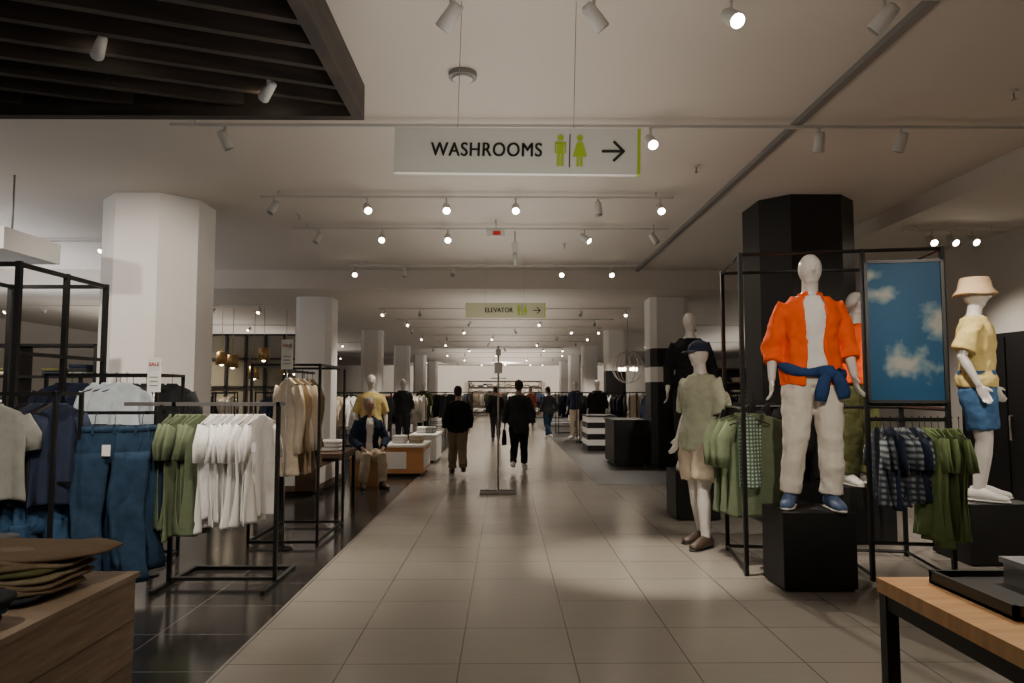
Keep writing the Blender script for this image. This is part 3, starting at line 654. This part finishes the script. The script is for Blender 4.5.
    if pants:
        m=pants['m']; fr=pants.get('len',1); inf=pants.get('inf',.02); b=MB()
        b.rings([[Vector(((tor(z)[0]*wr+inf)*math.cos(2*pi*k/24),(tor(z)[1]+inf)*math.sin(2*pi*k/24)+tor(z)[2],z+dz)) for k in range(24)] for z in(.86,.92,.98,1.04,1.06)],m)
        for sg in(1,-1):
            hp=Vector(HP[sg]); hp.z+=dz; k=Vector(K[sg]); an=Vector(A_[sg]); pts=[];rr=[]
            P_=[hp,hp.lerp(k,.25),hp.lerp(k,.5),hp.lerp(k,.78),k,k.lerp(an,.25),k.lerp(an,.5),k.lerp(an,.75),k.lerp(an,.93)]
            rb=[.098,.092,.084,.070,.062,.062,.056,.052,.052]; cut=max(3,int(round(fr*8)))+1
            for i in range(cut): pts.append(P_[i]); rr.append(rb[i]+inf*(1 if i<4 else .9)+(pants.get('wide',0)*i/8)+.004*math.sin(i*2.3+sg))
            b.tube(pts,rr,m,16,wob=.035)
        fin(b,'trousers' if fr>.8 else 'shorts',vox,disp=.024)
    if shoes:
        b=MB()
        for sg in(1,-1):
            an=Vector(A_[sg]); f=Vector(FT[sg]).normalized(); u=Vector((f.y,-f.x,0)) 
            def q(d,z): return an+f*d+Vector((0,0,z))
            b.tube([q(-.085,-.045),q(-.06,-.03),q(.0,-.018),q(.07,-.03),q(.14,-.045),q(.20,-.05),q(.215,-.052)],[(.02,.02),(.040,.045),(.046,.06),(.046,.05),(.050,.036),(.036,.026),(.015,.012)],shoes,14,u0=u)
            b.tube([q(-.088,-.070),q(-.05,-.070),q(.06,-.070),q(.15,-.070),q(.222,-.068)],[(.025,.010),(.044,.010),(.046,.010),(.052,.010),(.022,.008)],M_shoe if shoes!=M_shoed else M_black,12,u0=u)
        b.build('shoes',parent=root)
    if hair:
        b=MB(); b.ell(up((0,.012,1.720)),(.088,.102,.102),hair,18,12); b.ell(up((0,.045,1.67)),(.078,.066,.075),hair,14,10)
        b.build('hair',parent=root)
    if hat=='cap':
        b=MB(); b.ell(up((0,.0,1.725)),(.094,.114,.092),F['navy'],20,12,z0=-.15)
        b.tube([up((0,-.06,1.718)),up((0,-.13,1.712)),up((0,-.19,1.692))],[(.086,.006),(.080,.006),(.050,.005)],F['navy'],14,u0=(1,0,0)); b.ell(up((0,0,1.818)),(.01,.01,.006),F['navy'],8,6)
        b.build('cap',parent=root)
    if hat=='bucket':
        b=MB()
        def rg(rx,ry,z,wv=0): return [up((rx*math.cos(2*pi*k/28),-.01+ry*math.sin(2*pi*k/28),z+wv*math.sin(3*2*pi*k/28))) for k in range(28)]
        b.rings([rg(.145,.165,1.690,.006),rg(.148,.168,1.695,.006),rg(.108,.128,1.745),rg(.100,.118,1.80),rg(.092,.106,1.836),rg(.03,.04,1.845)],F['straw']); b.build('bucket_hat',parent=root)
    if extra:
        b=MB(); nm=extra(b,up); b.build(nm,parent=root)
    return root

def waist_sweater(b,up):
    m=F['blue']; pts=[];rr=[]
    for k in range(25):
        a=2*pi*k/24; pts.append(up((.205*math.sin(a),.0-.150*math.cos(a),.97+.012*math.sin(3*a)-.02*math.sin(a)-.015*math.cos(a)))); rr.append((.030+.006*math.sin(k*2.1),.036+.008*math.sin(k*1.3)))
    b.tube(pts,rr,m,10)
    b.ell(up((.08,-.180,.945)),(.045,.035,.04),m,12,8)
    b.tube([up((.06,-.18,.95)),up((.03,-.185,.89)),up((.015,-.175,.81)),up((.01,-.17,.75))],[.03,(.042,.025),(.045,.02),(.038,.018)],m,12,wob=.1)
    b.tube([up((.10,-.18,.95)),up((.14,-.17,.89)),up((.165,-.145,.81)),up((.17,-.14,.77))],[.03,(.042,.025),(.045,.02),(.038,.018)],m,12,wob=.1)
    b.tube([up((0,.13,1.0)),up((0,.145,.88)),up((0,.14,.72))],[(.17,.02),(.18,.02),(.19,.015)],m,16,wob=.06)
    return 'tied_sweater'
figure('mannequin',(2.45,5.72,.59),math.radians(-10),2.01,M_mann,
  dict(eL=(.25,.04,1.15),wL=(.255,-.09,.92),eR=(-.26,.05,1.14),wR=(-.285,-.04,.90),kL=(.10,-.05,.49),aL=(.10,-.01,.08),kR=(-.13,-.03,.49),aR=(-.17,.03,.08),fL=(.1,-1,0),fR=(-.35,-1,0)),
  top=dict(m=F['orange'],z0=.86,sl=.74,inf=.040,sinf=.030,open=.32),top2=dict(m=F['white'],z0=.96,sl=0,inf=.016),
  pants=dict(m=F['cream'],len=1,inf=.020,wide=.008),shoes=M_shoeb,extra=waist_sweater,vox=.009)
figure('mannequin',(3.62,7.38,.56),math.radians(15),1.97,M_mann,{},top=dict(m=F['orange'],z0=.93,sl=.5,inf=.03),pants=dict(m=F['olive'],len=1,inf=.025,wide=.01),shoes=M_shoe)
figure('mannequin',(4.32,6.55,.53),math.radians(52),1.98,M_mann,
  dict(eL=(.25,.06,1.16),wL=(.27,-.08,.93),eR=(-.25,.08,1.17),wR=(-.25,-.03,.93)),
  top=dict(m=F['yellow'],z0=.92,sl=.42,inf=.032,sinf=.03,collar=1),pants=dict(m=F['shortblue'],len=.42,inf=.035),shoes=M_shoe,hat='bucket')
figure('mannequin',(1.94,7.15,0),math.radians(-58),2.0,M_mann,
  dict(eL=(.22,.05,1.15),wL=(.22,-.06,.93),eR=(-.22,.05,1.15),wR=(-.22,-.06,.93),kL=(.09,-.08,.49),aL=(.09,-.06,.08),aR=(-.10,.10,.08),kR=(-.10,.02,.48)),
  top=dict(m=F['sage'],z0=.84,sl=.45,inf=.04,sinf=.035,collar=1,flare=.08),pants=dict(m=F['beige'],len=.42,inf=.04,wide=.03),shoes=M_shoed,hat='cap',fem=True)
figure('mannequin',(2.26,8.75,.57),math.radians(-10),1.9,M_mann,{},top=dict(m=F['black'],z0=.9,sl=.9,inf=.03),pants=dict(m=F['charcoal'],inf=.02),shoes=M_shoe)
figure('seated_shopper',(-2.22,11.72,0),math.radians(25),1.82,M_skin,
  dict(dz=-.42,lean=.12,kL=(.13,-.44,.50),aL=(.14,-.42,.08),kR=(-.13,-.44,.50),aR=(-.15,-.36,.08),eL=(.27,-.08,1.15),wL=(.16,-.34,1.03),eR=(-.27,-.08,1.15),wR=(-.16,-.34,1.03)),
  top=dict(m=F['navy'],z0=.93,sl=.95,inf=.035,open=.3),top2=dict(m=F['white'],z0=.96,sl=0,inf=.012),pants=dict(m=F['beige'],inf=.02),shoes=M_shoed,hair=M_hairg,face=True,vox=.013)
figure('mannequin',(-2.33,12.6,.0),math.radians(10),1.80,M_mann,{},top=dict(m=F['yellow'],z0=.9,sl=.5,inf=.03),pants=dict(m=F['beige'],inf=.02),shoes=M_shoe,vox=.014)
def bag(b,up):
    b.tube([up((.30,-.02,.80)),up((.30,-.02,.62)),up((.30,-.02,.50))],[(.03,.09),(.05,.15),(.05,.15)],F['black'],12,u0=(1,0,0)); b.tube([up((.30,-.08,.78)),up((.29,-.04,.88)),up((.30,.04,.78))],.006,M_black,6); return 'shoulder_bag'
wA=dict(kL=(.09,-.16,.50),aL=(.09,-.22,.09),kR=(-.09,.0,.48),aR=(-.09,.26,.16),eL=(.26,.12,1.16),wL=(.27,.10,.93),eR=(-.26,-.02,1.15),wR=(-.25,-.16,.95),lean=.05)
wB=dict(kR=(-.09,-.16,.50),aR=(-.09,-.24,.09),kL=(.09,.02,.48),aL=(.09,.30,.17),eR=(-.27,.10,1.16),wR=(-.27,.06,.93),eL=(.27,0,1.15),wL=(.29,-.06,.93),lean=.04)
figure('shopper',(-.86,13.25,0),pi+.15,1.60,M_skin,wA,top=dict(m=F['black'],z0=.86,sl=.95,inf=.05,sinf=.035,collar=1),pants=dict(m=F['khaki'],inf=.03,wide=.01),shoes=M_shoed,hair=M_hair,face=True,vox=.012)
figure('shopper',(.27,14.0,0),pi-.1,1.72,M_skin,wB,top=dict(m=F['charcoal'],z0=.74,sl=.95,inf=.05,sinf=.035,collar=1),pants=dict(m=F['black'],inf=.022),shoes=M_shoe,hair=M_hair,face=True,extra=bag,vox=.012)
figure('shopper',(-.28,22,0),pi,1.66,M_skin,wA,top=dict(m=F['black'],z0=.8,sl=.95,inf=.05,sinf=.03),pants=dict(m=F['charcoal'],inf=.02),shoes=M_shoed,hair=M_hair,face=True,vox=.018)
figure('shopper',(1.38,23,0),pi+.5,1.66,M_skin,wB,top=dict(m=F['charcoal'],z0=.85,sl=.95,inf=.04),pants=dict(m=F['denim'],inf=.02),shoes=M_shoe,hair=M_hair,face=True,vox=.018)
figure('shopper',(1.1,31,0),0,1.7,M_skin,wA,top=dict(m=F['rust'],z0=.85,sl=.95,inf=.04),pants=dict(m=F['denim'],inf=.02),shoes=M_shoe,hair=M_hair,face=True,vox=.02)
for (x,y,c,c2) in((-2.75,19.5,'charcoal','charcoal'),(2.3,23.5,'navy','beige'),(-2.7,24,'olive','black'),(2.6,20.3,'black','black')):
    figure('mannequin',(x,y,.0),R.uniform(-.6,.6),1.85,M_mann,{},top=dict(m=F[c],z0=.9,sl=.8,inf=.03),pants=dict(m=F[c2],inf=.02),shoes=M_shoe,vox=.02)

# ------------------------------------------------------------------ right foreground table
b=MB(); b.bx(1.50,3.0,.7,2.95,.70,.755,M_honey)
for x in(1.53,2.97):
    for y in(.73,2.92): b.bx(x-.025,x+.025,y-.025,y+.025,0,.70,M_blackm)
for x in(1.53,2.97): b.bx(x-.02,x+.02,.73,2.92,.64,.70,M_blackm)
for y in(.73,2.92): b.bx(1.53,2.97,y-.02,y+.02,.64,.70,M_blackm)
b.build('wooden_table')
b=MB(); x0,x1,y0,y1=1.66,2.5,2.38,2.86
b.bx(x0,x1,y0,y1,.757,.767,M_black)
for q in((x0,x1,y0,y0+.015),(x0,x1,y1-.015,y1),(x0,x0+.015,y0,y1),(x1-.015,x1,y0,y1)): b.bx(*q,.757,.805,M_black)
b.bx(x0+.03,x1-.2,y0+.03,y1-.03,.767,.785,M_plinth); b.build('black_display_tray')
b=MB(); b.bx(1.88,2.25,2.45,2.75,.786,.86,M_chrome); b.bx(1.87,2.26,2.44,2.76,.86,.88,mat('box_lid_grey',(.25,.25,.26),.4)); b.build('gift_box')

# ------------------------------------------------------------------ aisle stand
b=MB(); x,y=-.10,10.95
b.tube([(x,y,.03),(x,y,2.2)],.014,M_chrome,8); b.bx(x-.27,x+.27,y-.02,y+.02,.0,.04,M_chrome); b.bx(x-.02,x+.02,y-.27,y+.27,.0,.04,M_chrome); b.bx(x-.27,x+.27,y-.30,y-.26,.0,.04,M_chrome)
b.bx(x-.06,x+.06,y-.02,y-.012,1.78,1.95,M_signw); b.bx(x-.12,x+.12,y-.01,y+.01,1.70,1.715,M_chrome); b.bx(x-.04,x+.04,y-.02,y-.012,2.05,2.15,M_signw); b.bx(x-.14,x+.14,y-.01,y+.01,1.45,1.465,M_chrome)
b.build('aisle_sign_stand')

# right mid counters
b=MB()
for i in range(6): b.bx(2.1,2.85,18.4,19.6,.145*i,.145*(i+1),M_black if i%2==0 else M_white)
b.bx(2.08,2.87,18.38,19.62,.87,.90,M_black); b.build('striped_counter')
b=MB(); b.bx(2.2,2.86,14.6,15.9,.05,.90,M_plinth); b.bx(2.18,2.88,14.58,15.92,.90,.94,M_black); b.bx(2.25,2.8,14.65,15.85,0,.05,M_black); b.build('black_counter')
b=MB(); c=(3.25,19.0,2.15)
for k in range(5):
    a=pi*k/5; b.tube([(c[0]+.42*math.cos(t)*math.cos(a),c[1]+.42*math.cos(t)*math.sin(a),c[2]+.42*math.sin(t)) for t in [2*pi*j/20 for j in range(21)]],.008,M_chrome,5)
b.tube([(c[0],c[1],c[2]+.42),(c[0],c[1],ZF)],.008,M_chrome,5)
for k in range(6): b.ell((c[0]+.22*math.cos(k*1.047),c[1]+.22*math.sin(k*1.047),c[2]-.05),(.035,.035,.05),M_lampfar,10,6)
b.tube([(c[0]+.22*math.cos(k*1.047),c[1]+.22*math.sin(k*1.047),c[2]-.1) for k in range(7)],.008,M_chrome,5)
b.build('wire_globe_chandelier')

# distant racks instanced
def drack(cols):
    b=MB(); frame(b,-.75,.75,-.2,.2,1.5); b.bx(-.75,.75,-.015,.015,1.46,1.49,M_blackm)
    for i in range(13): tee(b,(-.66+.11*i,0,1.42),math.radians(R.uniform(45,75)),F[cols[i*len(cols)//13]],.46,R.uniform(.7,.85),.04,.4,seg=14,hang=False)
    return b
racks=[drack(c) for c in(('black','white','charcoal'),('beige','white','olive','black'),('navy','ltblue','grey'),('rust','black','cream'))]
pos=[(-4.9,10.1,0,1),(-5.6,12.0,.4,0),(-3.4,16.8,.2,1),(-4.8,15.9,1.2,2),(-3.0,20.8,0,3),(-4.9,19.5,.3,0),(-2.9,26,.2,1),(-5,25,.9,2),(-2.7,31,.1,0),(-2.9,35.5,0,3),(-6.2,22,.5,1),(-6.8,16.2,.2,3),
 (2.9,21.3,.1,0),(3.9,17.6,.6,2),(5.2,15,0,0),(4.9,19.5,.3,3),(2.6,26,.2,2),(4.6,24.5,1,1),(2.7,31,0,1),(2.9,36,.2,0),(6.5,18,.5,0),(2.5,41,0,2),(-2.6,41,0,0),(4.4,13.2,.2,2),(4.9,11.0,.3,0),(-7.0,8.3,.2,0),(-7.4,11,.1,2),(-1.3,46,0,1),(1.5,47,.2,0),(0,48.5,0,3)]
base={}
for (x,y,rz,k) in pos:
    if k not in base: base[k]=racks[k].build('clothing_rack',(x,y,0),rz)
    else: inst(base[k],'clothing_rack',(x,y,0),rz)
def shelf(name,x0,x1,y0,y1,h,n,m,back=None,cols=('navy','grey','beige','white','olive','charcoal','cream')):
    b=MB()
    for x in(x0,(x0+x1)/2,x1): b.bx(x-.02,x+.02,y0,y1,0,h,m)
    if back: b.bx(x0,x1,y1-.02,y1,0,h,back)
    for i in range(n+1):
        z=.1+(h-.13)*i/n; b.bx(x0,x1,y0,y1,z,z+.03,m)
        if i<n:
            x=x0+.2
            while x<x1-.15:
                if abs(x-(x0+x1)/2)>.16:
                    for q in range(R.randint(2,5)): b.slab((x,(y0+y1)/2,z+.055+.045*q),(.25,(y1-y0)*.8,.045),F[R.choice(cols)])
                x+=.33
    return b.build(name)
shelf('wall_shelf',-7.2,-5.1,9.0,9.4,2.1,5,M_blackm)
shelf('wall_shelf',-10.5,-7.6,9.8,10.2,2.1,5,M_walnut,M_wallL)
shelf('wall_shelf',-12.9,-10.6,14,14.5,2.2,5,M_walnut,M_wallL)
shelf('wall_shelf',4.6,7.4,21,21.4,2.2,5,M_walnut,M_black)
shelf('wall_shelf',-2.6,2.6,51.3,51.8,2.3,5,M_walnut,M_wallL)
b=MB(); X0,X1,Yw=-8.4,-4.55,18.0
b.bx(X0,X1,Yw+.05,Yw+.1,0,2.9,mat('partition_glass',(.20,.18,.13),.25))
for i in range(9): x=X0+(X1-X0)*i/8; b.bx(x-.03,x+.03,Yw,Yw+.06,0,2.95,M_black)
for z in(0,.9,1.6,2.3,2.9): b.bx(X0,X1,Yw,Yw+.06,z,z+.05,M_black)
b.build('window_1')
for i in range(9):
    x=-7.6+.36*i; y=16.5+.3*math.sin(i*3); z=2.0+.22*math.sin(i*2.3)
    b=MB(); b.tube([(x,y,ZF),(x,y,z+.3)],.006,M_gold,5); b.tube([(x,y,z+.3),(x,y,z+.28),(x,y,z)],[.04,.11,.13],M_gold,14); b.ell((x,y,z+.02),(.05,.05,.05),M_lampfar,10,6); b.build('pendant_lamp')
b=MB(); b.bx(-8,-4.9,7.0,7.9,2.9,3.12,M_white); b.tube([(-5.1,7.4,3.12),(-5.1,7.4,ZC-.001)],.01,M_chrome); b.tube([(-7.6,7.4,3.12),(-7.6,7.4,ZC-.001)],.01,M_chrome)
b.build('suspended_bulkhead')

# ------------------------------------------------------------------ world + camera
w=bpy.data.worlds.new('world'); bpy.context.scene.world=w; w.use_nodes=True
w.node_tree.nodes['Background'].inputs['Color'].default_value=(.5,.5,.5,1); w.node_tree.nodes['Background'].inputs['Strength'].default_value=.1
cam=bpy.data.cameras.new('camera'); co=bpy.data.objects.new('camera',cam); bpy.context.scene.collection.objects.link(co)
cam.sensor_width=36; cam.lens=720*36/1024; co.location=(0,0,1.5); co.rotation_euler=(math.radians(90+4.01),0,math.radians(-.56))
cam.clip_end=200
bpy.context.scene.camera=co
